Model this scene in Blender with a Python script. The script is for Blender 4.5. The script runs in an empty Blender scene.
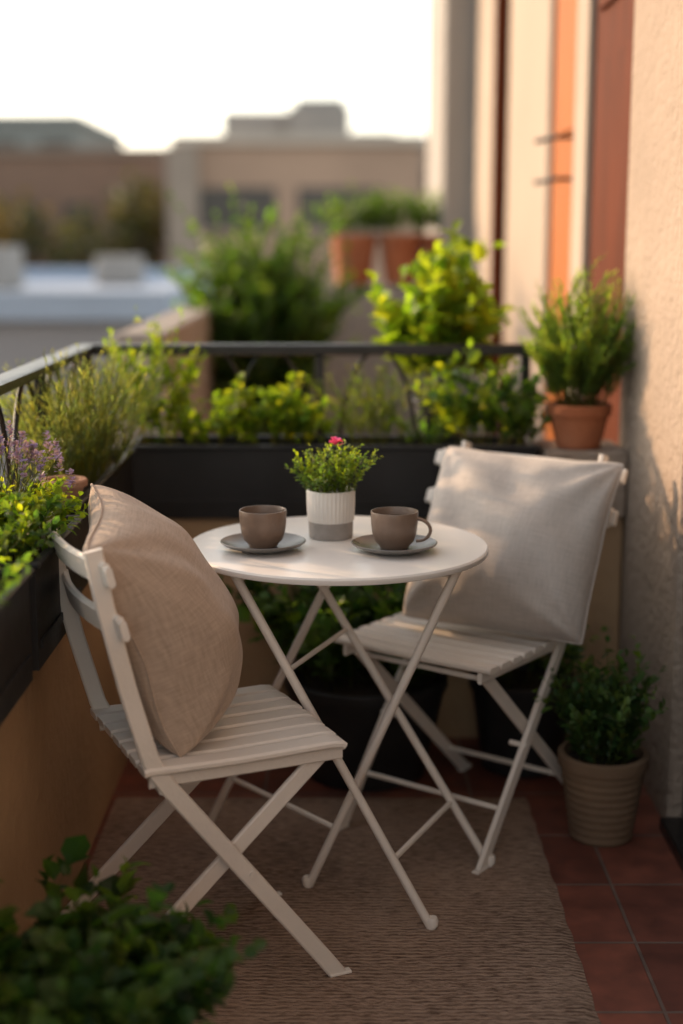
import bpy, math, random
from mathutils import Vector, Matrix, noise, Quaternion
R = random.Random(7)
scene = bpy.context.scene
COL = scene.collection

# ------------------------------------------------------------------ materials
def newmat(name):
    m = bpy.data.materials.new(name); m.use_nodes = True
    nt = m.node_tree
    return m, nt, nt.nodes['Principled BSDF']

def pmat(name, c1, c2=None, rough=.6, scale=8, bump=.0, bscale=60, metal=0, spec=.5, detail=5, stretch=(1,1,1), big=None, rvar=0.0, bdist=.01):
    m, nt, b = newmat(name)
    N, L = nt.nodes, nt.links
    tc = N.new('ShaderNodeTexCoord'); mp = N.new('ShaderNodeMapping')
    mp.inputs['Scale'].default_value = stretch
    L.new(tc.outputs['Object'], mp.inputs[0])
    c2 = c2 or tuple(x*.8 for x in c1)
    n = N.new('ShaderNodeTexNoise'); n.inputs['Scale'].default_value = scale; n.inputs['Detail'].default_value = detail
    L.new(mp.outputs[0], n.inputs['Vector'])
    r = N.new('ShaderNodeValToRGB')
    r.color_ramp.elements[0].position = .3; r.color_ramp.elements[1].position = .7
    r.color_ramp.elements[0].color = (*c2, 1); r.color_ramp.elements[1].color = (*c1, 1)
    L.new(n.outputs['Fac'], r.inputs[0])
    out = r.outputs[0]
    if big:
        n3 = N.new('ShaderNodeTexNoise'); n3.inputs['Scale'].default_value = big[0]; n3.inputs['Detail'].default_value = 6
        L.new(mp.outputs[0], n3.inputs['Vector'])
        r3 = N.new('ShaderNodeValToRGB'); r3.color_ramp.elements[0].position = .42; r3.color_ramp.elements[1].position = .68
        r3.color_ramp.elements[0].color = (0,0,0,1); r3.color_ramp.elements[1].color = (1,1,1,1)
        L.new(n3.outputs['Fac'], r3.inputs[0])
        mx = N.new('ShaderNodeMixRGB'); mx.inputs[2].default_value = (*big[1], 1)
        mu = N.new('ShaderNodeMath'); mu.operation = 'MULTIPLY'; mu.inputs[1].default_value = big[2]
        L.new(r3.outputs[0], mu.inputs[0]); L.new(mu.outputs[0], mx.inputs[0]); L.new(out, mx.inputs[1]); out = mx.outputs[0]
    L.new(out, b.inputs['Base Color'])
    b.inputs['Roughness'].default_value = rough; b.inputs['Metallic'].default_value = metal
    b.inputs['Specular IOR Level'].default_value = spec
    if rvar:
        mr = N.new('ShaderNodeMapRange'); mr.inputs['To Min'].default_value = rough-rvar; mr.inputs['To Max'].default_value = rough+rvar
        L.new(n.outputs['Fac'], mr.inputs[0]); L.new(mr.outputs[0], b.inputs['Roughness'])
    if bump:
        n2 = N.new('ShaderNodeTexNoise'); n2.inputs['Scale'].default_value = bscale; n2.inputs['Detail'].default_value = 8
        L.new(mp.outputs[0], n2.inputs['Vector'])
        bp = N.new('ShaderNodeBump'); bp.inputs['Strength'].default_value = bump; bp.inputs['Distance'].default_value = bdist
        L.new(n2.outputs['Fac'], bp.inputs['Height']); L.new(bp.outputs[0], b.inputs['Normal'])
    return m

def leafmat(name, trans=.35, rough=.45):
    m, nt, b = newmat(name); N, L = nt.nodes, nt.links
    a = N.new('ShaderNodeAttribute'); a.attribute_name = 'Col'
    L.new(a.outputs['Color'], b.inputs['Base Color'])
    b.inputs['Roughness'].default_value = rough; b.inputs['Specular IOR Level'].default_value = .35
    t = N.new('ShaderNodeBsdfTranslucent')
    h = N.new('ShaderNodeMixRGB'); h.blend_type = 'MULTIPLY'; h.inputs[0].default_value = 1; h.inputs[2].default_value = (3.0, 2.8, .8, 1)
    L.new(a.outputs['Color'], h.inputs[1]); L.new(h.outputs[0], t.inputs[0])
    mx = N.new('ShaderNodeMixShader'); mx.inputs[0].default_value = trans
    L.new(b.outputs[0], mx.inputs[1]); L.new(t.outputs[0], mx.inputs[2])
    L.new(mx.outputs[0], N['Material Output'].inputs[0])
    return m

def fabric(name, c, c2):
    m, nt, b = newmat(name); N, L = nt.nodes, nt.links
    tc = N.new('ShaderNodeTexCoord')
    hs = []
    for i, st in enumerate([(20, 420, 20), (420, 20, 20)]):
        mp = N.new('ShaderNodeMapping'); mp.inputs['Scale'].default_value = st
        L.new(tc.outputs['Object'], mp.inputs[0])
        k = N.new('ShaderNodeTexNoise'); k.inputs['Scale'].default_value = 1.5; k.inputs['Detail'].default_value = 3
        L.new(mp.outputs[0], k.inputs['Vector']); hs.append(k)
    ad = N.new('ShaderNodeMath'); ad.operation = 'ADD'
    L.new(hs[0].outputs['Fac'], ad.inputs[0]); L.new(hs[1].outputs['Fac'], ad.inputs[1])
    mr = N.new('ShaderNodeMapRange'); mr.inputs['From Min'].default_value = .75; mr.inputs['From Max'].default_value = 1.25
    L.new(ad.outputs[0], mr.inputs[0])
    mx = N.new('ShaderNodeMixRGB'); mx.inputs[1].default_value = (*c2, 1); mx.inputs[2].default_value = (*c, 1)
    L.new(mr.outputs[0], mx.inputs[0]); L.new(mx.outputs[0], b.inputs['Base Color'])
    b.inputs['Roughness'].default_value = .95; b.inputs['Specular IOR Level'].default_value = .1
    b.inputs['Sheen Weight'].default_value = .2
    bp = N.new('ShaderNodeBump'); bp.inputs['Strength'].default_value = .35; bp.inputs['Distance'].default_value = .002
    L.new(ad.outputs[0], bp.inputs['Height']); L.new(bp.outputs[0], b.inputs['Normal'])
    return m

def tilemat():
    m, nt, b = newmat('terracotta_tiles'); N, L = nt.nodes, nt.links
    tc = N.new('ShaderNodeTexCoord'); mp = N.new('ShaderNodeMapping'); mp.inputs['Location'].default_value = (-.563+.25*8, -2.27+.25*20, 0)
    L.new(tc.outputs['Object'], mp.inputs[0])
    br = N.new('ShaderNodeTexBrick'); br.offset = 0; br.inputs['Scale'].default_value = 1
    br.inputs['Brick Width'].default_value = .25; br.inputs['Row Height'].default_value = .25
    br.inputs['Mortar Size'].default_value = .004; br.inputs['Mortar Smooth'].default_value = .3
    br.inputs['Color1'].default_value = (.23, .078, .052, 1); br.inputs['Color2'].default_value = (.14, .048, .034, 1); br.inputs['Mortar'].default_value = (.17, .12, .10, 1)
    L.new(mp.outputs[0], br.inputs[0])
    n = N.new('ShaderNodeTexNoise'); n.inputs['Scale'].default_value = 14; n.inputs['Detail'].default_value = 8
    L.new(tc.outputs['Object'], n.inputs['Vector'])
    mx = N.new('ShaderNodeMixRGB'); mx.blend_type = 'MULTIPLY'; mx.inputs[0].default_value = 1
    r = N.new('ShaderNodeValToRGB'); r.color_ramp.elements[0].position = .3; r.color_ramp.elements[1].position = .7
    r.color_ramp.elements[0].color = (.6, .6, .62, 1); r.color_ramp.elements[1].color = (1.2, 1.15, 1.1, 1)
    L.new(n.outputs['Fac'], r.inputs[0]); L.new(br.outputs['Color'], mx.inputs[1]); L.new(r.outputs[0], mx.inputs[2])
    L.new(mx.outputs[0], b.inputs['Base Color'])
    mr = N.new('ShaderNodeMapRange'); mr.inputs['To Min'].default_value = .4; mr.inputs['To Max'].default_value = .8
    L.new(n.outputs['Fac'], mr.inputs[0]); L.new(mr.outputs[0], b.inputs['Roughness'])
    b.inputs['Specular IOR Level'].default_value = .3
    bp = N.new('ShaderNodeBump'); bp.invert = True; bp.inputs['Strength'].default_value = .8; bp.inputs['Distance'].default_value = .003
    L.new(br.outputs['Fac'], bp.inputs['Height']); L.new(bp.outputs[0], b.inputs['Normal'])
    return m

def rugmat():
    m, nt, b = newmat('woven_rug'); N, L = nt.nodes, nt.links
    tc = N.new('ShaderNodeTexCoord')
    mp = N.new('ShaderNodeMapping'); mp.inputs['Scale'].default_value = (34, 150, 1)
    L.new(tc.outputs['Object'], mp.inputs[0])
    n = N.new('ShaderNodeTexNoise'); n.inputs['Scale'].default_value = 1; n.inputs['Detail'].default_value = 4
    L.new(mp.outputs[0], n.inputs['Vector'])
    w = N.new('ShaderNodeTexWave'); w.bands_direction = 'Y'; w.inputs['Scale'].default_value = 26; w.inputs['Distortion'].default_value = 4.5; w.inputs['Detail'].default_value = 3; w.inputs['Detail Scale'].default_value = 3
    L.new(tc.outputs['Object'], w.inputs['Vector'])
    n2 = N.new('ShaderNodeTexNoise'); n2.inputs['Scale'].default_value = 3; n2.inputs['Detail'].default_value = 6
    L.new(tc.outputs['Object'], n2.inputs['Vector'])
    ad = N.new('ShaderNodeMath'); ad.operation = 'MULTIPLY_ADD'; ad.inputs[1].default_value = .2
    L.new(w.outputs['Fac'], ad.inputs[0]); L.new(n.outputs['Fac'], ad.inputs[2])
    ad2 = N.new('ShaderNodeMath'); ad2.operation = 'MULTIPLY_ADD'; ad2.inputs[1].default_value = .5
    L.new(n2.outputs['Fac'], ad2.inputs[0]); L.new(ad.outputs[0], ad2.inputs[2])
    r = N.new('ShaderNodeValToRGB'); r.color_ramp.elements[0].position = .62; r.color_ramp.elements[1].position = .98
    r.color_ramp.elements[0].color = (.13, .083, .06, 1); r.color_ramp.elements[1].color = (.38, .27, .205, 1)
    L.new(ad2.outputs[0], r.inputs[0]); L.new(r.outputs[0], b.inputs['Base Color'])
    b.inputs['Roughness'].default_value = .95; b.inputs['Specular IOR Level'].default_value = .1
    bp = N.new('ShaderNodeBump'); bp.inputs['Strength'].default_value = 1; bp.inputs['Distance'].default_value = .009
    L.new(ad.outputs[0], bp.inputs['Height']); L.new(bp.outputs[0], b.inputs['Normal'])
    return m

M = dict(
 white=pmat('cream_paint', (.80,.74,.68), (.73,.67,.61), .42, 6, .12, 90, rvar=.08),
 table=pmat('table_paint', (.83,.80,.77), (.79,.76,.73), .3, 5, .03, 60, rvar=.06),
 plaster=pmat('rough_plaster', (.37,.295,.24), (.30,.24,.195), .95, 3, .9, 45, big=(1.2,(.26,.21,.17),.5), spec=.1, bdist=.018),
 tan=pmat('ochre_plaster', (.50,.34,.205), (.42,.285,.17), .9, 4, .5, 40, big=(2.2,(.28,.19,.12),.5), spec=.2),
 metal=pmat('dark_iron', (.028,.026,.026), (.018,.017,.017), .33, 20, .1, 80, metal=.3, rvar=.1),
 planter=pmat('planter_plastic', (.022,.022,.024), (.013,.013,.014), .45, 9, .08, 60, rvar=.1, spec=.35),
 soil=pmat('soil', (.04,.026,.017), (.018,.012,.008), 1, 60, 1, 90),
 terra=pmat('terracotta', (.38,.13,.06), (.28,.09,.042), .8, 9, .2, 50, big=(6,(.40,.24,.16),.3), spec=.2),
 pale=pmat('weathered_terracotta', (.45,.27,.19), (.36,.21,.15), .85, 30, .3, 60, spec=.2),
 taupe=pmat('taupe_clay', (.22,.145,.092), (.16,.105,.067), .8, 9, .3, 50, big=(5,(.13,.09,.065),.5), spec=.2),
 wood=pmat('reddish_wood', (.11,.027,.010), (.065,.017,.007), .7, 5, .2, 20, stretch=(6,6,.5), spec=.05),
 woodl=pmat('orange_wood', (.34,.11,.025), (.26,.08,.018), .65, 5, .15, 20, stretch=(6,6,.5), spec=.1),
 mug=pmat('stoneware_glaze', (.23,.16,.12), (.175,.12,.09), .35, 25, .1, 80, rvar=.08),
 saucer=pmat('grey_glaze', (.17,.16,.15), (.12,.115,.108), .3, 25, .05, 80, rvar=.08),
 coffee=pmat('coffee', (.03,.012,.006), None, .08),
 wceram=pmat('white_ceramic', (.74,.70,.65), (.68,.64,.6), .5, 20, .05, 80),
 gceram=pmat('raw_concrete', (.32,.29,.27), (.26,.235,.215), .8, 50, .2, 120),
 glass=pmat('dark_glass', (.02,.022,.025), None, .06),
 window=pmat('window_glass', (.075,.065,.06), (.05,.045,.042), .25, .5),
 facade=pmat('cream_facade', (.39,.325,.27), (.33,.275,.23), .9, 2, .4, 30, big=(1.0,(.3,.25,.21),.5), spec=.1),
 greyfac=pmat('grey_render', (.34,.32,.30), (.28,.265,.25), .9, 2, .3, 30, spec=.2),
 leaf=leafmat('leaves', .48), leafd=leafmat('leaves_matte', .3, .5),
 pillowL=fabric('taupe_linen', (.50,.385,.305), (.37,.285,.22)),
 pillowR=fabric('pale_linen', (.54,.49,.455), (.42,.38,.35)),
 tiles=tilemat(), rug=rugmat(),
)

# ------------------------------------------------------------------ mesh helpers
class MB:
    def __init__(s): s.v=[]; s.f=[]; s.c=None
    def add(s, vs, fs):
        o=len(s.v); s.v += [tuple(v) for v in vs]; s.f += [tuple(o+i for i in f) for f in fs]
    def box(s, x0,x1,y0,y1,z0,z1, ch=0.0):
        if ch<=0:
            s.add([(x0,y0,z0),(x1,y0,z0),(x1,y1,z0),(x0,y1,z0),(x0,y0,z1),(x1,y0,z1),(x1,y1,z1),(x0,y1,z1)],
              [(0,3,2,1),(4,5,6,7),(0,1,5,4),(1,2,6,5),(2,3,7,6),(3,0,4,7)])
        else:
            sec=lambda e:[(x0+e+ch,y0+e),(x1-e-ch,y0+e),(x1-e,y0+e+ch),(x1-e,y1-e-ch),(x1-e-ch,y1-e),(x0+e+ch,y1-e),(x0+e,y1-e-ch),(x0+e,y0+e+ch)]
            rings=[[(a,b,z0) for a,b in sec(ch)],[(a,b,z0+ch) for a,b in sec(0)],[(a,b,z1-ch) for a,b in sec(0)],[(a,b,z1) for a,b in sec(ch)]]
            vs=[p for r in rings for p in r]; fs=[]
            for k in range(3):
                for i in range(8): j=(i+1)%8; fs.append((k*8+i,k*8+j,k*8+8+j,k*8+8+i))
            fs.append(tuple(range(7,-1,-1))); fs.append(tuple(range(24,32)))
            s.add(vs,fs)
    def sweep(s, pts, sec, side, cap=True):
        pts=[Vector(p) for p in pts]; n=len(sec); vs=[]
        for i,p in enumerate(pts):
            if i==0: t=pts[1]-p
            elif i==len(pts)-1: t=p-pts[i-1]
            else: t=(pts[i+1]-p).normalized()+(p-pts[i-1]).normalized()
            t.normalize(); sd=Vector(side); sd=(sd-t*sd.dot(t)).normalized(); up=t.cross(sd)
            for a,b in sec: vs.append(p+sd*a+up*b)
        fs=[]
        for k in range(len(pts)-1):
            for i in range(n): j=(i+1)%n; fs.append((k*n+i,k*n+j,k*n+n+j,k*n+n+i))
        if cap: fs.append(tuple(range(n-1,-1,-1))); fs.append(tuple(range((len(pts)-1)*n,len(pts)*n)))
        s.add(vs,fs)
    def bar(s, p0, p1, w, h, side, c=.0025): s.sweep([p0,p1], rect(w,h,c), side)
    def rod(s, pts, r, n=8):
        pts=[Vector(p) for p in pts]; t=(pts[-1]-pts[0]).normalized()
        side=Vector((0,0,1)) if abs(t.z)<.8 else Vector((1,0.3,0))
        s.sweep(pts, [(r*math.cos(2*math.pi*i/n), r*math.sin(2*math.pi*i/n)) for i in range(n)], side)
    def lathe(s, prof, c, n=48, mod=None):
        cx,cy,cz=c; vs=[]
        for k,(r,z) in enumerate(prof):
            for i in range(n):
                a=2*math.pi*i/n; rr=r*(mod(a,k) if mod else 1)
                vs.append((cx+rr*math.cos(a),cy+rr*math.sin(a),cz+z))
        fs=[]
        for k in range(len(prof)-1):
            for i in range(n): j=(i+1)%n; fs.append((k*n+i,k*n+j,k*n+n+j,k*n+n+i))
        if prof[0][0]>1e-5: fs.append(tuple(range(n-1,-1,-1)))
        if prof[-1][0]>1e-5: fs.append(tuple(range((len(prof)-1)*n,len(prof)*n)))
        s.add(vs,fs)
    def obj(s, name, mat, parent=None, smooth=False, angle=40):
        me=bpy.data.meshes.new(name); me.from_pydata(s.v,[],s.f); me.update()
        if s.c:
            at=me.color_attributes.new('Col','FLOAT_COLOR','POINT'); flat=[x for c in s.c for x in (c[0],c[1],c[2],1)]
            at.data.foreach_set('color',flat)
        me.materials.append(mat); ob=bpy.data.objects.new(name,me); COL.objects.link(ob)
        if smooth:
            me.polygons.foreach_set('use_smooth',[True]*len(me.polygons))
            try: me.set_sharp_from_angle(angle=math.radians(angle))
            except Exception: pass
        if parent: ob.parent=parent
        return ob
def rect(w,h,c=.0025):
    a,b=w/2,h/2; c=min(c,a*.8,b*.8)
    return [(-a+c,-b),(a-c,-b),(a,-b+c),(a,b-c),(a-c,b),(-a+c,b),(-a,b-c),(-a,-b+c)]
def empty(name, loc=(0,0,0)):
    e=bpy.data.objects.new(name,None); e.empty_display_size=.1; COL.objects.link(e); return e
def one(name, mat, fn, parent=None, smooth=False):
    mb=MB(); fn(mb); return mb.obj(name,mat,parent,smooth)

# ------------------------------------------------------------------ foliage
def jit(c, v=.25, h=.15):
    k=1+R.uniform(-v,v); a=R.uniform(-h,h)
    return (max(0,c[0]*k*(1+a*1.3)), max(0,c[1]*k), max(0,c[2]*k*(1-a)))
def leaf(mb, p, d, nrm, L, W, col, fold=.15, curl=.2, simple=False):
    d=d.normalized(); s=d.cross(nrm)
    if s.length<1e-4: s=d.orthogonal()
    s.normalize(); u=s.cross(d)
    if simple:
        vs=[p, p+d*L*.5+s*W*.5, p+d*L-u*L*curl*.5, p+d*L*.5-s*W*.5]; fs=[(0,1,2,3)]
    else:
        vs=[p, p+d*L*.3+s*W*.42+u*W*fold, p+d*L*.3, p+d*L*.3-s*W*.42+u*W*fold,
            p+d*L*.68+s*W*.45+u*(W*fold-L*curl*.35), p+d*L*.68-u*L*curl*.35, p+d*L*.68-s*W*.45+u*(W*fold-L*curl*.35), p+d*L-u*L*curl]
        fs=[(0,1,2),(0,2,3),(1,4,5,2),(2,5,6,3),(4,7,5),(5,7,6)]
    mb.add(vs,fs); mb.c += [col]*len(vs)
def stem(mb, pts, r0, r1, col):
    k=3; vs=[]
    for i,p in enumerate(pts):
        r=r0+(r1-r0)*i/(len(pts)-1)
        for j in range(k): a=2*math.pi*j/k; vs.append(p+Vector((r*math.cos(a),r*math.sin(a),0)))
    fs=[(i*k+j,i*k+(j+1)%k,i*k+k+(j+1)%k,i*k+k+j) for i in range(len(pts)-1) for j in range(k)]
    mb.add(vs,fs); mb.c += [col]*len(vs)
def plant(name, c, rx, ry, H, n, L, W, cols, per=14, lean=.5, t0=.2, simple=False, pitch=.6, hvar=.35, droop=0.0, stemr=.0015, stemc=(.09,.10,.03), lm='leaf', flowers=None, parent=None, curl=.2, bias=(0,0), flc=None, sub=0, fold=.15):
    mb=MB(); mb.c=[]; c=Vector(c)
    def grow(p0, v, h, t0, per, r0):
        pts=[]; nseg=7; wob=Vector((R.uniform(-1,1),R.uniform(-1,1),0))*h*.08
        for i in range(nseg+1):
            t=i/nseg
            pts.append(p0+Vector((v.x*t*t*.6+v.x*t*.4, v.y*t*t*.6+v.y*t*.4, v.z*t-droop*h*t*t))+wob*math.sin(t*5))
        stem(mb, pts, r0, r0*.4, jit(stemc))
        base=R.choice(cols)
        for k in range(per):
            t=min(.999,t0+(1-t0)*(k+R.random())/per); f=t*nseg; i=min(nseg-1,int(f)); p=pts[i].lerp(pts[i+1],f-i); ax=(pts[i+1]-pts[i]).normalized()
            a=R.uniform(0,6.283); q=ax.orthogonal().normalized(); q.rotate(Quaternion(ax,a))
            d=(q*(1-pitch*R.uniform(.5,1.2))+ax*pitch+Vector((0,0,R.uniform(-.15,.25)))).normalized()
            s=R.uniform(.6,1.15)*(1-.35*t if t>.8 else 1)
            nn=(ax+Vector((R.uniform(-.4,.4),R.uniform(-.4,.4),.5))).normalized()
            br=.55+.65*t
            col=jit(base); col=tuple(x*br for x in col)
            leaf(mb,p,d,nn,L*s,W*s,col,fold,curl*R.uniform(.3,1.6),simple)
        return pts
    for _ in range(n):
        a=R.uniform(0,6.283); q=math.sqrt(R.random())
        p0=c+Vector((math.cos(a)*rx*q*.7, math.sin(a)*ry*q*.7,0))
        h=H*(1-R.random()*hvar)*(1-.25*q)
        v=Vector((math.cos(a)*rx*q*lean+R.uniform(-.12,.12)*H+bias[0]*h, math.sin(a)*ry*q*lean+R.uniform(-.12,.12)*H+bias[1]*h, h))
        pts=grow(p0,v,h,t0,per,stemr)
        for _s in range(sub):
            i=R.randint(2,5); v2=Vector((R.uniform(-1,1)*h*.35,R.uniform(-1,1)*h*.35,h*R.uniform(.2,.5)))
            grow(pts[i],v2,v2.length,.05,max(3,per//2),stemr*.6)
        if flowers and R.random()<flowers[0]:
            for _f in range(flowers[1]):
                d=Vector((R.uniform(-1,1),R.uniform(-1,1),R.uniform(0,1))).normalized()
                p=pts[-1]+Vector((R.uniform(-1,1)*.004,R.uniform(-1,1)*.004,R.uniform(-flowers[3],.004)))
                leaf(mb,p,d,Vector((0,0,1)),flowers[2],flowers[2]*.8,jit(flc,.25,.05),.1,.1)
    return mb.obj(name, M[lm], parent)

G_bright=[(.15,.22,.022),(.20,.26,.028),(.12,.19,.022)]
G_mid=[(.06,.12,.025),(.08,.14,.03),(.05,.10,.022)]
G_dark=[(.035,.08,.02),(.045,.095,.024),(.03,.07,.02)]
G_sage=[(.13,.16,.08),(.16,.19,.09),(.10,.13,.065)]
G_rose=[(.11,.17,.04),(.15,.21,.05),(.08,.14,.035)]

# ------------------------------------------------------------------ balcony
XL=-.555; XR=.745; YB=3.66
bal=empty('balcony')
one('floor_slab',M['tiles'],lambda m:m.box(XL-.02,XR+.5,-1.5,YB+.02,-.25,0),bal)
def f(m):
    nx,ny=40,90; x0,x1,y0,y1=XL+.012,.445,.9,3.24; vs=[];fs=[]
    for i in range(nx+1):
        for j in range(ny+1):
            x=x0+(x1-x0)*i/nx; y=y0+(y1-y0)*j/ny
            if i==nx: x+=.004*noise.noise(Vector((0,y*9,0)))+.0015*math.sin(y*300)
            if j==ny: y+=.004*noise.noise(Vector((x*9,4,0)))
            z=.007+.0025*noise.noise(Vector((x*5,y*5,1)))
            if i in(0,nx) or j in (0,ny): z=.0015
            vs.append((x,y,z))
    for i in range(nx):
        for j in range(ny): a=i*(ny+1)+j; fs.append((a,a+ny+1,a+ny+2,a+1))
    m.add(vs,fs)
one('rug',M['rug'],f,None,True)
low=empty('parapet_wall')
one('side_wall',M['tan'],lambda m:m.box(XL-.30,XL,-1.5,YB,-.3,.605,.006),low)
one('back_wall',M['tan'],lambda m:m.box(XL-.30,XR-.003,YB+.002,YB+.62,-.3,.605,.006),low)
one('corner_pier',M['plaster'],lambda m:m.box(.525,XR-.004,YB-.02,YB+.2,.607,.785,.006),low)

fac=empty('building_facade')
def f(m):
    m.box(XR,XR+.5,3.06,3.80,-9,6,.01)
    m.box(XR,XR+.5,-1.5,1.5,-9,6)
    m.box(XR,XR+.5,1.5,3.06,2.3,6)
    m.box(XR+.25,XR+.5,1.5,3.06,-9,-.02)
one('near_wall',M['plaster'],f,fac)
def f(m):
    m.box(XR+.03,XR+.10,2.96,3.055,.03,2.3,.004); m.box(XR+.03,XR+.10,1.505,1.6,.03,2.3,.004)
    m.box(XR+.04,XR+.09,2.24,2.32,.03,2.3,.004)
    m.box(XR+.04,XR+.09,1.6,2.96,.03,.3); m.box(XR-.02,XR+.2,1.505,3.055,.001,.03,.003)
one('door_frame',M['metal'],f,fac)
one('door_glass',M['glass'],lambda m:m.box(XR+.06,XR+.07,1.6,2.96,.3,2.3),fac)
# beyond the pillar
one('far_wall',M['facade'],lambda m:(m.box(.86,1.4,3.80,7.0,-9,6), m.box(.735,1.4,7.06,8.05,-9,6), m.box(.79,.859,5.62,7.0,-9,6,.01)),fac)
def f(m):
    m.box(.79,.855,3.82,4.58,-.5,6,.004); m.box(.80,.858,4.62,4.66,-.5,6)
    for z in (.2,1.1,2.0): m.box(.775,.789,3.9,4.5,z,z+.75,.004)
one('wood_shutter',M['wood'],f,fac)
one('white_jamb',M['facade'],lambda m:m.box(.775,.857,4.66,4.9,-9,6,.006),fac)
one('orange_door',M['woodl'],lambda m:(m.box(.81,.856,4.905,5.6,-.5,6,.004),[m.box(.798,.809,5.0,5.5,z,z+.8,.003) for z in (-.3,.7,1.7,2.7)]),fac)
one('shutter_hooks',M['metal'],lambda m:[m.rod([(.81,5.05,z),(.74,5.05,z),(.68,5.12,z-.01)],.008) for z in (1.53,1.67)],fac)
one('brown_shutter_edge',M['wood'],lambda m:m.box(.725,.80,7.0,7.055,-9,6,.01),fac)  # narrow edge of a brown wooden shutter, built as a plain strip
one('grey_pilaster',M['greyfac'],lambda m:m.box(.56,1.4,8.06,9.6,-9,6,.01),fac)

# railing
rail=empty('balcony_railing')
yr=3.87; xl=-.69; zt=1.045
def f(m):
    m.box(xl-.022,XR-.003,yr-.02,yr+.02,zt-.03,zt,.004)
    m.box(xl-.03,xl+.022,-1.5,yr-.022,zt-.025,zt,.004)
    m.bar((xl,yr,.68),(XR-.004,yr,.68),.014,.014,(0,0,1)); m.bar((xl,-1.4,.68),(xl,yr-.01,.68),.014,.014,(0,0,1))
    for x in (xl,-.06,.5): m.box(x-.012,x+.012,yr-.012,yr+.012,.603,zt-.031,.002)
    for k in range(9):
        y=yr-.62*(k+1); m.box(xl-.012,xl+.012,y-.012,y+.012,.603,zt-.026,.002)
    def arch(c,ax,w,h):
        pts=[]
        for i in range(17):
            a=math.pi*i/16; pts.append((c[0]+ax[0]*math.cos(a)*w, c[1]+ax[1]*math.cos(a)*w, c[2]+math.sin(a)*h))
        m.sweep(pts,[(.006*math.cos(q),.006*math.sin(q)) for q in [k*math.pi/3 for k in range(6)]],(ax[1],-ax[0],0))
    for x in (-.53,-.35,-.19,.10,.34): arch((x,yr,.70),(1,0),.11,.33)
    for k in range(18): arch((xl,yr-.155-.31*k,.70),(0,1),.15,.32)
one('rail_bars',M['metal'],f,rail,True)

# planters
def planter(name,x0,x1,y0,y1,z0,z1):
    e=empty(name); t=.008
    def f(m):
        m.box(x0,x1,y0,y0+t,z0,z1-.012); m.box(x0,x1,y1-t,y1,z0,z1-.012)
        m.box(x0,x0+t,y0+t,y1-t,z0,z1-.012); m.box(x1-t,x1,y0+t,y1-t,z0,z1-.012); m.box(x0+t,x1-t,y0+t,y1-t,z0,z0+t)
        q=.010
        m.box(x0-q,x1+q,y0-q,y0+t,z1-.0115,z1,.003); m.box(x0-q,x1+q,y1-t,y1+q,z1-.0115,z1,.003)
        m.box(x0-q,x0+t,y0+t+.001,y1-t-.001,z1-.0115,z1,.003); m.box(x1-t,x1+q,y0+t+.001,y1-t-.001,z1-.0115,z1,.003)
        if (x1-x0)>(y1-y0): m.box(x0+.02,x1-.02,y0-.004,y0-.0005,z0+.035,z0+.05)
        else: m.box(x1+.0005,x1+.004,y0+.02,y1-.02,z0+.035,z0+.05)
    one('box',M['planter'],f,e)
    def g(m):
        nx=max(4,int((x1-x0)/.015)); ny=max(4,int((y1-y0)/.015)); vs=[];fs=[]
        for i in range(nx+1):
            for j in range(ny+1):
                x=x0+t+(x1-x0-2*t)*i/nx; y=y0+t+(y1-y0-2*t)*j/ny
                vs.append((x,y,z1-.03+.012*noise.noise(Vector((x,y,0))*30)))
        for i in range(nx):
            for j in range(ny): a=i*(ny+1)+j; fs.append((a,a+ny+1,a+ny+2,a+1))
        m.add(vs,fs)
    one('soil',M['soil'],g,e)
    return e
planter('planter_box',-.545,.505,YB-.012,YB+.175,.607,.80)
planter('planter_box',-.665,-.515,2.33,2.74,.60,.79)
planter('planter_box',-.68,-.535,2.80,3.60,.61,.80)
planter('planter_box',-.665,-.515,1.45,2.28,.60,.79)

# plants in the back planter
zp=.775; yc=YB+.085
plant('herb_plant',(-.37,yc,zp),.12,.06,.18,16,.034,.022,G_bright,per=12,lean=1.0,sub=1)
plant('tall_herb',(-.50,yc,zp),.08,.07,.41,20,.034,.016,G_bright,per=22,lean=.9,sub=1)
plant('herb_plant',(-.20,yc,zp),.11,.06,.22,18,.046,.036,G_bright,per=10,lean=1.1,sub=1)
plant('herb_plant',(-.10,yc,zp),.06,.05,.15,8,.034,.026,G_bright,per=8,lean=1.1,sub=1)
plant('feathery_herb',(.09,yc,zp),.10,.05,.27,34,.028,.005,G_sage+G_bright,per=22,lean=1.0,sub=1,simple=True)
plant('herb_plant',(.37,yc,zp),.11,.06,.28,22,.046,.032,G_mid+G_bright,per=12,lean=1.1,sub=1)
plant('herb_plant',(.47,yc,zp),.05,.05,.20,12,.030,.018,G_mid,per=11,lean=1.0,sub=1)
plant('herb_plant',(.22,yc,zp),.06,.05,.12,12,.026,.016,G_mid,per=9,lean=1.2)
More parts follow.
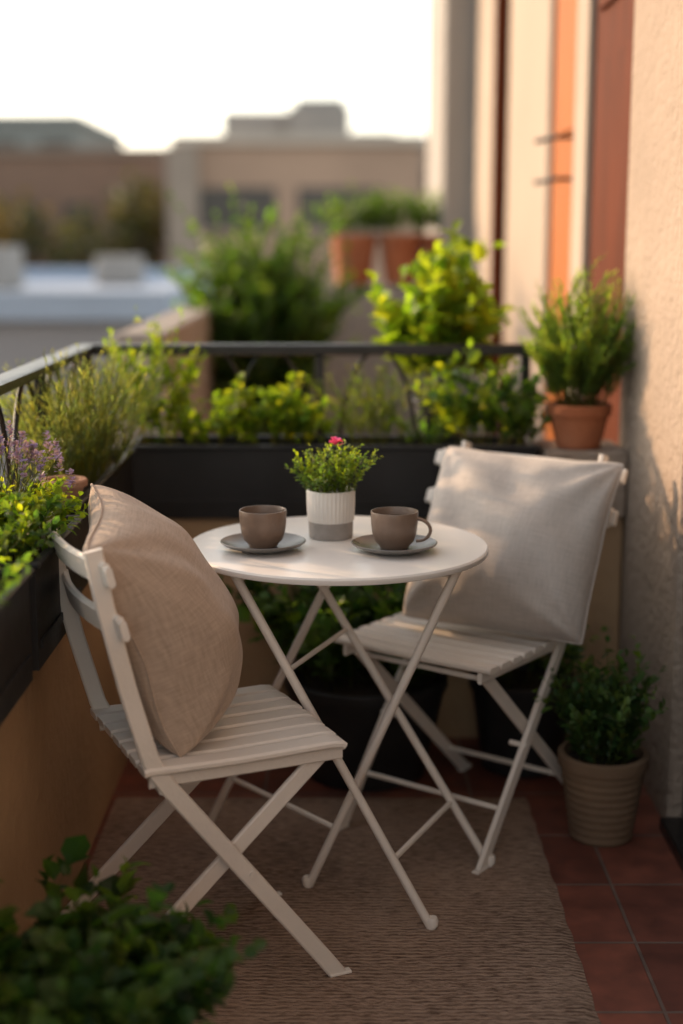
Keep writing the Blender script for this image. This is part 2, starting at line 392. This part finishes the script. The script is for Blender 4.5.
# side planter
plant('lavender_plant',(-.61,3.30,zp),.11,.24,.34,170,.030,.0045,G_sage,per=30,lean=1.1,simple=True,pitch=.8,hvar=.3)
plant('lavender_plant',(-.64,3.06,zp),.05,.07,.22,26,.026,.0045,G_sage,per=24,lean=1.0,simple=True,pitch=.8)
plant('herb_plant',(-.60,2.58,zp-.01),.08,.11,.13,60,.026,.016,G_bright,per=15,lean=1.1,sub=1)
plant('flowering_lavender',(-.64,2.66,zp),.07,.11,.215,56,.018,.004,G_sage,per=12,lean=1.1,simple=True,flowers=(.95,24,.010,.030),flc=(.23,.17,.42),hvar=.25,lm='leafd')
plant('herb_plant',(-.59,2.42,zp-.01),.08,.08,.14,36,.026,.016,G_mid+G_bright,per=14,lean=1.2,sub=1)
plant('herb_plant',(-.60,1.90,zp-.01),.09,.3,.13,60,.028,.014,G_mid+G_bright,per=12,lean=1.0)

# pots
def pot(name, c, rt, rb, h, mat, rim=.02, wall=.006, rimout=.006, bands=0):
    e=empty(name)
    prof=[(0,0),(rb*.95,0),(rb,.004)]
    K=8 if not bands else bands*6; zr=h-rim
    for k in range(1,K+1):
        t=k/K; r=rb+(rt-rb)*t; prof.append((r*(1+(.012*math.sin(t*bands*6.283) if bands else 0)), .004+(zr-.004)*t))
    prof+=[(rt+rimout,zr+.001),(rt+rimout+.001,zr+.004),(rt+rimout+.001,h-.003),(rt+rimout-.002,h),(rt-wall,h),(rt-wall-.001,h-.004),(rt-wall-.004,h-.025),(0,h-.025)]
    one('body',M[mat],lambda m:m.lathe(prof,c,40),e,True)
    one('soil',M['soil'],lambda m:m.lathe([(rt-wall-.003,h-.022),(0,h-.018)],c,24),e)
    return e
def potted(name, c, rt, rb, h, mat, potkw={}, **kw):
    e=pot(name,c,rt,rb,h,mat,**potkw)
    plant('foliage',(c[0],c[1],c[2]+h-.02),parent=e,**kw)
    return e
potted('rosemary_pot',(.622,3.71,.787),.078,.058,.115,'terra',dict(rim=.03),rx=.09,ry=.085,H=.40,n=110,L=.030,W=.0065,cols=G_rose,per=54,lean=1.1,simple=True,pitch=.75,hvar=.45,sub=1)
potted('broadleaf_pot',(.28,4.08,.606),.075,.055,.27,'planter',{},rx=.10,ry=.09,H=.52,n=46,L=.072,W=.054,cols=G_bright,per=14,lean=.9,t0=.3,sub=1,hvar=.45)
potted('potted_mint',(.585,3.02,.0005),.094,.070,.20,'taupe',dict(rim=.03,bands=9),rx=.085,ry=.085,H=.27,n=60,L=.028,W=.019,cols=G_mid+G_dark,per=16,lean=1.0,sub=1,lm='leafd',t0=.05)
potted('large_potted_shrub',(.06,3.42,.0005),.20,.15,.26,'planter',dict(rim=.03),rx=.26,ry=.16,H=.34,n=80,L=.058,W=.042,cols=G_dark+G_mid,per=12,lean=1.1,sub=1,t0=.1)
potted('dark_potted_plant',(.46,3.46,.0005),.13,.10,.24,'planter',dict(rim=.03),rx=.14,ry=.12,H=.24,n=30,L=.04,W=.026,cols=G_dark+G_mid,per=10,lean=1.0,sub=1)
potted('foreground_potted_plant',(-.385,1.86,.0005),.13,.10,.20,'terra',dict(rim=.04),rx=.175,ry=.14,H=.25,n=80,L=.052,W=.042,cols=G_dark+G_mid,per=11,lean=1.0,sub=1,t0=.15,curl=.28,hvar=.5)
potted('small_herb_pot',(-.580,2.93,.782),.042,.033,.05,'pale',dict(rim=.016),rx=.02,ry=.02,H=.03,n=6,L=.010,W=.005,cols=G_bright,per=5)

# ------------------------------------------------------------------ table
tb=empty('bistro_table'); TC=(-.008,2.81); RT=.304; ZT=.719
one('top',M['table'],lambda m:m.lathe([(0,ZT-.006),(RT-.012,ZT-.006),(RT-.010,ZT-.014),(RT-.002,ZT-.014),(RT,ZT-.011),(RT,ZT-.004),(RT-.003,ZT-.0005),(RT-.008,ZT),(0,ZT)],(TC[0],TC[1],0),96),tb,True)
def f(m):
    A=((-.205,2.625,.703),(.1765,2.565,.004)); D=((-.10,2.93,.703),(.318,2.85,.004))
    B=((.222,2.65,.703),(-.070,2.745,.004)); C=((.015,2.93,.703),(-.31,3.02,.004))
    for p,q in (A,D,B,C):
        m.rod([p,q],.009,10)
        m.lathe([(.011,0),(.012,.012),(.009,.018)],(q[0],q[1],0.012),12)
    L=lambda s,t:Vector(s[0]).lerp(Vector(s[1]),t)
    m.rod([L(A,.80),L(D,.80)],.006); m.rod([L(B,.80),L(C,.80)],.006)
    m.rod([L(A,.02),L(D,.02)],.007); m.rod([L(B,.02),L(C,.02)],.007)
    m.rod([L(A,.27),L(D,.27)],.005)
one('legs',M['white'],f,tb,True)

# cups
def cup(name,c,ang,handle=True):
    e=empty(name); x,y,z=c
    one('saucer',M['saucer'],lambda m:m.lathe([(0,.0),(.045,.0),(.05,.002),(.078,.012),(.084,.016),(.085,.018),(.083,.019),(.076,.0155),(.05,.007),(.034,.006),(0,.006)],c,56),e,True)
    h=.074; zb=.0065
    prof=[(0,zb),(.026,zb),(.029,zb+.003),(.030,zb+.006),(.038,zb+.014),(.0435,zb+.03),(.046,zb+.05),(.0468,zb+h-.003),(.0462,zb+h),(.0448,zb+h),(.0438,zb+h-.003),(.043,zb+.05),(.040,zb+.03),(.03,zb+.012),(0,zb+.01)]
    one('mug',M['mug'],lambda m:m.lathe(prof,c,56),e,True)
    one('coffee',M['coffee'],lambda m:m.lathe([(.0432,zb+.058),(0,zb+.058)],c,32),e)
    ca,sa=math.cos(ang),math.sin(ang)
    pts=[]
    for i in range(13):
        t=math.pi*(i/12)-math.pi/2; r=.044+.024*math.cos(t)*1.15; pts.append((x+ca*r,y+sa*r,z+zb+.038+.022*math.sin(t)))
    one('handle',M['mug'],lambda m:m.sweep(pts,[(.0055*math.cos(a),.0035*math.sin(a)) for a in [i*math.pi/4 for i in range(8)]],(-sa,ca,0)),e,True)
cup('coffee_cup',(-.155,2.755,ZT),math.radians(115))
cup('coffee_cup',(.104,2.74,ZT),math.radians(-12))
fp=empty('flower_pot'); pc=(-.022,2.875,ZT)
one('base',M['gceram'],lambda m:m.lathe([(0,0),(.043,0),(.045,.002),(.046,.035)],pc,64),fp,True)
one('ribbed_body',M['wceram'],lambda m:m.lathe([(.046,.0352),(.0475,.037),(.049,.07),(.0495,.097),(.0485,.10),(.045,.10),(.044,.09),(0,.088)],pc,160,lambda a,k:1+(.016*math.cos(a*36) if k in(1,2,3) else 0)),fp,True)
plant('foliage',(pc[0],pc[1],ZT+.085),.06,.055,.130,46,.013,.0065,G_rose+G_bright[:1],per=22,lean=1.0,parent=fp,sub=2,t0=.1,stemr=.0008,hvar=.5)
plant('pink_flower',(pc[0]+.018,pc[1]-.01,ZT+.10),.004,.004,.130,1,.012,.005,G_rose,per=8,lean=.3,parent=fp,flowers=(1,26,.016,.008),flc=(.50,.09,.32),stemr=.001,hvar=.02,lm='leafd')

# ------------------------------------------------------------------ chairs
def chair(name, O, fdir, wd, top_s, along, ext=.018, foot_s=.345, rear_s=-.14, slx=.36):
    e=empty(name); fv=Vector((fdir[0],fdir[1],0)).normalized(); nv=Vector((-fv.y,fv.x,0)); O=Vector((O[0],O[1],0))
    P=lambda s,y,z:O+fv*s+nv*y+Vector((0,0,z))
    h=wd/2
    def frame(m):
        for sg in (-1,1):
            y=sg*h
            m.sweep([P(top_s,y,.835),P(top_s*.8,y,.74),P(top_s*.42,y,.60),P(.0,y,.47),P(.012,y,.445),P(.032,y,.415),P(foot_s-.03,y,.045),P(foot_s,y,.004)], rect(.012,.031,.003), nv)
            yi=sg*(h-.022)
            m.bar(P(slx-.04,yi,.425),P(rear_s,yi,.004),.012,.030,nv,.003)
            m.bar(P(.0,sg*(h-.011),.428),P(slx-.005,sg*(h-.011),.428),.010,.026,nv,.003)
            m.rod([P(foot_s*.5+.005,y+sg*.009,.235),P(foot_s*.5+.005,yi-sg*.012,.235)],.006,10)
            for s,yy in ((foot_s,y),(rear_s,yi)):
                m.bar(P(s-.02,yy,.006),P(s+.022,yy,.006),.016,.011,nv,.002)
        m.rod([P(foot_s-.085,-h,.115),P(foot_s-.085,h,.115)],.006)
        m.rod([P(rear_s+.085,-h+.02,.085),P(rear_s+.085,h-.02,.085)],.006)
        m.rod([P(.02,-h,.41),P(.02,h,.41)],.006); m.rod([P(slx-.05,-h+.02,.412),P(slx-.05,h-.02,.412)],.006)
    one('frame',M['white'],frame,e,True)
    def seat(m):
        n=7
        if along:
            w=(wd+.03)/n
            for k in range(n):
                y=-h-.015+w*(k+.5); b=.004*abs((k-3)/3)**2; r=R.uniform(-.0008,.0008)
                m.sweep([P(-.012,y,.449+r),P(.0,y,.450+r),P(.15,y,.447+r),P(slx-.03,y,.450+r),P(slx-.012,y,.448+r),P(slx-.002-b,y,.443+r)], rect(w-.008,.014,.004), nv)
        else:
            n=8; w=(slx+.01)/n
            for k in range(n):
                s=-.005+w*(k+.5)
                pts=[P(s,-h-.018,.448),P(s,-h*.5,.446),P(s,0,.445),P(s,h*.5,.446),P(s,h+.018,.448)]
                m.sweep(pts, rect(w-.009,.014,.004), fv)
    one('seat_slats',M['white'],seat,e,True)
    def back(m):
        for z0 in (.795,.705):
            k=(z0-.47)/(.835-.47); s=top_s*k
            pts=[]
            for i in range(9):
                u=-1+2*i/8; pts.append(P(s+.010-.022*(1-u*u)+.0, u*(h+ext), z0))
            vd=(P(top_s,0,.835)-P(0,0,.47)).normalized()
            m.sweep(pts, rect(.046,.013,.005), vd)
            for sg in (-1,1):
                c=P(s+.010,sg*(h+ext),z0)
                m.sweep([c, c+nv*sg*.008, c+nv*sg*.014], [(a*1.0,b) for a,b in rect(.036,.012,.005)], vd)
    one('back_slats',M['white'],back,e,True)
    return e
chair('folding_chair',(-.389,2.405),(.91,.41),.34,-.085,True)
chair('folding_chair',(.36,3.22),(-.6,-.8),.37,-.16,False,ext=.055,foot_s=.355)

# pillows
def pillow(name,c,w,h,size,T,mat,seed,top=.2):
    w=Vector(w).normalized(); h=Vector(h); h=(h-w*h.dot(w)).normalized(); nrm=w.cross(h)
    n=72; a=size/2; mb=MB(); vs=[]; idx={}
    for side in (1,-1):
        for i in range(n+1):
            for j in range(n+1):
                edge=i in(0,n) or j in (0,n)
                if side==-1 and edge: idx[(side,i,j)]=idx[(1,i,j)]; continue
                u=math.sin(math.pi/2*(-1+2*i/n)); v=math.sin(math.pi/2*(-1+2*j/n))
                k=max(0,(1-u*u)*(1-v*v))**.42
                x=u*a*(1-.06*(1-v*v)*abs(u)); y=v*a*(1-.055*(1-u*u)*abs(v))
                cc=(abs(u*v))**6; x*=1-.035*cc; y*=1-.035*cc
                y-= .012*(1-v*v)
                q=Vector((u*1.3+seed,v*1.3,side*3.)); wr=noise.noise(q)*.022*k
                ed=max(abs(u),abs(v)); cr=noise.noise(Vector((math.atan2(v,u)*4+seed,ed*1.2,side)))*.006*k*ed*ed
                ck=noise.noise(Vector(((u+v)*2.2+seed,(u-v)*1.2,side*2)))*.009*k
                for cx,cy in ((-1,-1),(1,-1),(-1,1),(1,1)):
                    du,dv=u-cx,v-cy; rr=math.hypot(du,dv); an=math.atan2(dv*-cy,du*-cx)
                    ck+=.0055*math.sin(an*9+seed*cx+cy)*math.exp(-rr*rr*1.8)*min(1,rr*4)*k*2
                th=T/2*(1.25 if side==1 else .5)
                z=side*(th*k*(1-top*v)+wr*(1 if side==1 else .3)+cr+ck)
                z+= -.02*(v+1)*(v+1)*.25+.010*math.sin(u*3+seed)*(1-k)+.006*math.sin(v*5+seed)*(1-k)
                idx[(side,i,j)]=len(vs); vs.append(Vector((x,y,z)))
    fs=[]
    for side in (1,-1):
        for i in range(n):
            for j in range(n):
                q=[idx[(side,i,j)],idx[(side,i+1,j)],idx[(side,i+1,j+1)],idx[(side,i,j+1)]]
                fs.append(tuple(q if side==1 else q[::-1]))
    per=[(i,0) for i in range(n)]+[(n,j) for j in range(n)]+[(i,n) for i in range(n,0,-1)]+[(0,j) for j in range(n,0,-1)]
    pp=[vs[idx[(1,i,j)]].copy() for i,j in per]
    mb.add(vs,fs)
    m2=len(pp); K=6; pv=[];pf=[]
    for i,p in enumerate(pp):
        t=(pp[(i+1)%m2]-pp[i-1]).normalized(); s=Vector((0,0,1)); u2=t.cross(s).normalized()
        for k in range(K): an=2*math.pi*k/K; pv.append(p*1.004+(s*math.cos(an)+u2*math.sin(an))*.0028)
    for i in range(m2):
        for k in range(K): pf.append((i*K+k,i*K+(k+1)%K,((i+1)%m2)*K+(k+1)%K,((i+1)%m2)*K+k))
    mb.add(pv,pf)
    ob=mb.obj(name,M[mat],None,True,180)
    mt=Matrix.Identity(4)
    for r in range(3): mt[r][0]=w[r]; mt[r][1]=h[r]; mt[r][2]=nrm[r]; mt[r][3]=c[r]
    ob.matrix_world=mt
    return ob
pillow('throw_pillow',(-.355,2.475,.667),(-.15,.98,.10),(-.30,-.03,.95),.415,.25,'pillowL',1.3)
pillow('throw_pillow',(.385,3.145,.655),(.88,-.46,-.03),(.36,.35,.87),.435,.20,'pillowR',5.1)

# ------------------------------------------------------------------ surroundings
ground=one('ground',pmat('street_ground',(.10,.095,.09),(.06,.058,.055),.9,.3),lambda m:m.add([(-600,-600,-9),(600,-600,-9),(600,900,-9),(-600,900,-9)],[(0,1,2,3)]))
nb=empty('neighbour_terrace')
one('terrace_wall',M['greyfac'],lambda m:(m.box(-.80,-.62,5.0,8.4,-9,1.0,.01),m.box(-.615,.73,8.2,8.4,-9,1.07,.01),m.box(-.615,.73,5.0,5.18,-9,.25)),nb)
one('terrace_floor',M['tiles'],lambda m:m.box(-.615,.72,5.19,8.19,-.2,0),nb)
for x,r in ((.07,.13),(.34,.12),(.56,.10)):
    potted('terracotta_pot',(x,8.28,1.075),r,r*.75,.28,'terra',dict(rim=.05),rx=.16,ry=.12,H=.32,n=34,L=.05,W=.03,cols=G_mid,per=14,lean=1.0,simple=True)
potted('large_shrub',(-.39,7.0,.002),.2,.15,.35,'planter',{},rx=.27,ry=.25,H=1.25,n=130,L=.06,W=.045,cols=G_mid+G_dark,per=44,lean=.5,sub=3,simple=True,t0=.1,stemr=.006,hvar=.5)
potted('terracotta_pot',(-.1,5.4,.002),.15,.11,.3,'terra',dict(rim=.05),rx=.2,ry=.2,H=.5,n=30,L=.05,W=.03,cols=G_mid,per=14,lean=1.0,simple=True)

def bldg(name,x0,x1,y0,y1,z1,c,z0=-9,roof=None,rows=None):
    e=empty(name); m1=pmat(name+'_render',c,tuple(k*.82 for k in c),.9,.5,.1,5)
    one('walls',m1,lambda m:m.box(x0,x1,y0,y1,z0,z1),e)
    def rf(m):
        m.box(x0-.15,x1+.15,y0-.15,y0+.2,z1+.002,z1+.25); m.box(x0-.15,x1+.15,y1-.2,y1+.15,z1+.002,z1+.25)
        m.box(x0-.15,x0+.2,y0+.201,y1-.201,z1+.002,z1+.25); m.box(x1-.2,x1+.15,y0+.201,y1-.201,z1+.002,z1+.25)
        m.box(x0+.201,x1-.201,y0+.201,y1-.201,z1+.002,z1+.05)
    rc=roof or (.4,.38,.36)
    one('roof',pmat(name+'_roof',rc,tuple(k*.85 for k in rc),.9,1),rf,e)
    if rows:
        w,h,gx,gz,zs=rows
        def wn(m):
            z=z1-zs-h
            while z>z0+1:
                x=x0+gx*.5
                while x+w<x1-gx*.3: m.box(x,x+w,y0-.03,y0+.05,z,z+h); x+=w+gx
                z-=h+gz
        one('windows',M['window'],wn,e)
        def sl(m):
            z=z1-zs-h
            while z>z0+1:
                x=x0+gx*.5
                while x+w<x1-gx*.3: m.box(x-.1,x+w+.1,y0-.12,y0-.002,z-.12,z-.002); x+=w+gx
                z-=h+gz
        one('sills',M['facade'],sl,e)
    return e
bldg('tan_building',-4.5,2.2,40,52,3.9,(.48,.33,.24),rows=(2.4,1.1,.6,1.7,1.15),roof=(.6,.52,.44))
one('pilaster',M['facade'],lambda m:m.box(-4.75,-3.9,39.6,39.99,-9,3.85),bpy.data.objects['tan_building'])
one('roof_room',M['greyfac'],lambda m:(m.box(-3.4,-1.5,42,47,4.16,4.95),m.box(-1.48,.25,41.5,47,4.16,5.05),m.box(-1.3,.1,41.9,46,5.06,5.3),m.box(.3,1.6,43,47,4.16,4.45)),bpy.data.objects['tan_building'])
bldg('grey_building',-22,-11.2,62,75,6.3,(.24,.26,.25),rows=(1.2,1.5,1.0,1.4,.8),roof=(.28,.31,.31))
bldg('brown_building',-18,-6.2,50,60,4.2,(.26,.17,.125),rows=(1.1,1.4,.9,1.4,1.6),roof=(.28,.22,.18))
bldg('low_building',-7,-1.7,13,24,.62,(.30,.30,.32),rows=(1,1.3,.8,1.5,.8),roof=(.36,.44,.56))
one('roof_vents',M['greyfac'],lambda m:(m.box(-5.2,-4.4,19,20,.68,1.25,.03),m.box(-3.6,-3.0,21,22,.68,1.1,.03),m.box(-6.4,-5.9,16.5,17,.68,1.4,.03)),bpy.data.objects['low_building'])
bldg('terraced_house',-16,-8,24,36,.2,(.30,.24,.2),rows=(1,1.3,.8,1.5,.8),roof=(.30,.32,.36))
bldg('terraced_house',3,16,60,75,5,(.34,.27,.22),rows=(1,1.3,.8,1.5,.8))
bldg('terraced_house',-40,-24,66,80,7,(.3,.25,.22),rows=(1.1,1.4,.9,1.4,.8))
bldg('terraced_house',-6,4,80,95,6.5,(.3,.26,.24),rows=(1.1,1.4,.9,1.4,.8))
bldg('terraced_house',-70,-42,60,80,6,(.28,.22,.2),rows=(1.1,1.4,.9,1.4,.8))
bark=pmat('bark',(.07,.05,.035))
def tree(name,x,y,z0,h,r):
    e=empty(name)
    one('trunk',bark,lambda m:m.sweep([(x,y,z0),(x+.1,y,z0+h*.35),(x,y,z0+h*.7)],[(.2*math.cos(a),.2*math.sin(a)) for a in [k*math.pi/3 for k in range(6)]],(1,0,0)),e)
    mb=MB(); mb.c=[]
    cl=[Vector((x+R.uniform(-1,1)*r*.6,y+R.uniform(-1,1)*r*.6,z0+h*R.uniform(.5,.88))) for _ in range(14)]
    for c in cl:
        g=R.choice([(.07,.07,.03),(.11,.085,.04),(.06,.065,.03)])
        for _ in range(170):
            d=Vector((R.gauss(0,1),R.gauss(0,1),R.gauss(0,1))).normalized(); p=c+d*r*.38*R.uniform(.6,1.1)
            leaf(mb,p,Vector((R.uniform(-1,1),R.uniform(-1,1),R.uniform(-1,1))),d,.38,.3,jit(g),simple=True)
    mb.obj('crown',M['leafd'],e)
for x,y,z0,h,r in ((-9,44,-9,12.2,3),(-12.5,42,-9,12.6,3.2),(-6.3,46,-9,13,2.6),(-15,48,-9,13,3),(-11,30,-9,9.5,2.2),(-5.6,33,-9,9.2,1.8),(-19,45,-9,12,3)):
    tree('tree',x,y,z0,h,r)
vs=[];fs=[]
for i in range(61):
    x=-400+i*13.4; z=6+9*noise.noise(Vector((x*.01,3,0)))+3*noise.noise(Vector((x*.05,1,0)))
    vs+= [(x,330,-9),(x,345,max(-2,z)),(x,460,-9)]
for i in range(60):
    a=i*3; fs+=[(a,a+3,a+4,a+1),(a+1,a+4,a+5,a+2)]
m=MB(); m.add(vs,fs); m.obj('hills',pmat('far_hill',(.07,.09,.08),(.05,.065,.055),1,.02))

# ------------------------------------------------------------------ light, sky, camera
S=Vector((-.80,.55,0)).normalized(); el=math.radians(14.5)
S=Vector((S.x*math.cos(el),S.y*math.cos(el),math.sin(el)))
sun=bpy.data.lights.new('sun','SUN'); sun.energy=5; sun.angle=math.radians(.6); sun.color=(1,.64,.36)
so=bpy.data.objects.new('sun',sun); COL.objects.link(so); so.rotation_euler=S.to_track_quat('Z','Y').to_euler(); so.location=(-5,5,5)
w=bpy.data.worlds.new('World'); scene.world=w; w.use_nodes=True; nt=w.node_tree
sky=nt.nodes.new('ShaderNodeTexSky'); sky.sky_type='NISHITA'; sky.sun_disc=False; sky.sun_elevation=el; sky.sun_rotation=math.atan2(S.x,S.y)
sky.air_density=1.0; sky.dust_density=1.5; sky.ozone_density=1.0
hs=nt.nodes.new('ShaderNodeHueSaturation'); hs.inputs['Saturation'].default_value=.42
mt=nt.nodes.new('ShaderNodeMixRGB'); mt.blend_type='MULTIPLY'; mt.inputs[0].default_value=1; mt.inputs[2].default_value=(1,.93,.84,1)
nt.links.new(sky.outputs[0],hs.inputs['Color']); nt.links.new(hs.outputs[0],mt.inputs[1])
nt.links.new(mt.outputs[0],nt.nodes['Background'].inputs[0]); nt.nodes['Background'].inputs[1].default_value=.46

cam=bpy.data.cameras.new('camera'); co=bpy.data.objects.new('camera',cam); COL.objects.link(co)
co.location=(0,0,1.32); co.rotation_euler=(math.radians(90-10.8),0,0)
cam.sensor_fit='VERTICAL'; cam.sensor_height=36; cam.sensor_width=24; cam.lens=50; cam.clip_start=.05; cam.clip_end=3000
cam.dof.use_dof=True; cam.dof.focus_distance=2.64; cam.dof.aperture_fstop=1.2
scene.camera=co
scene.view_settings.view_transform='Standard'; scene.view_settings.look='None'; scene.view_settings.exposure=0
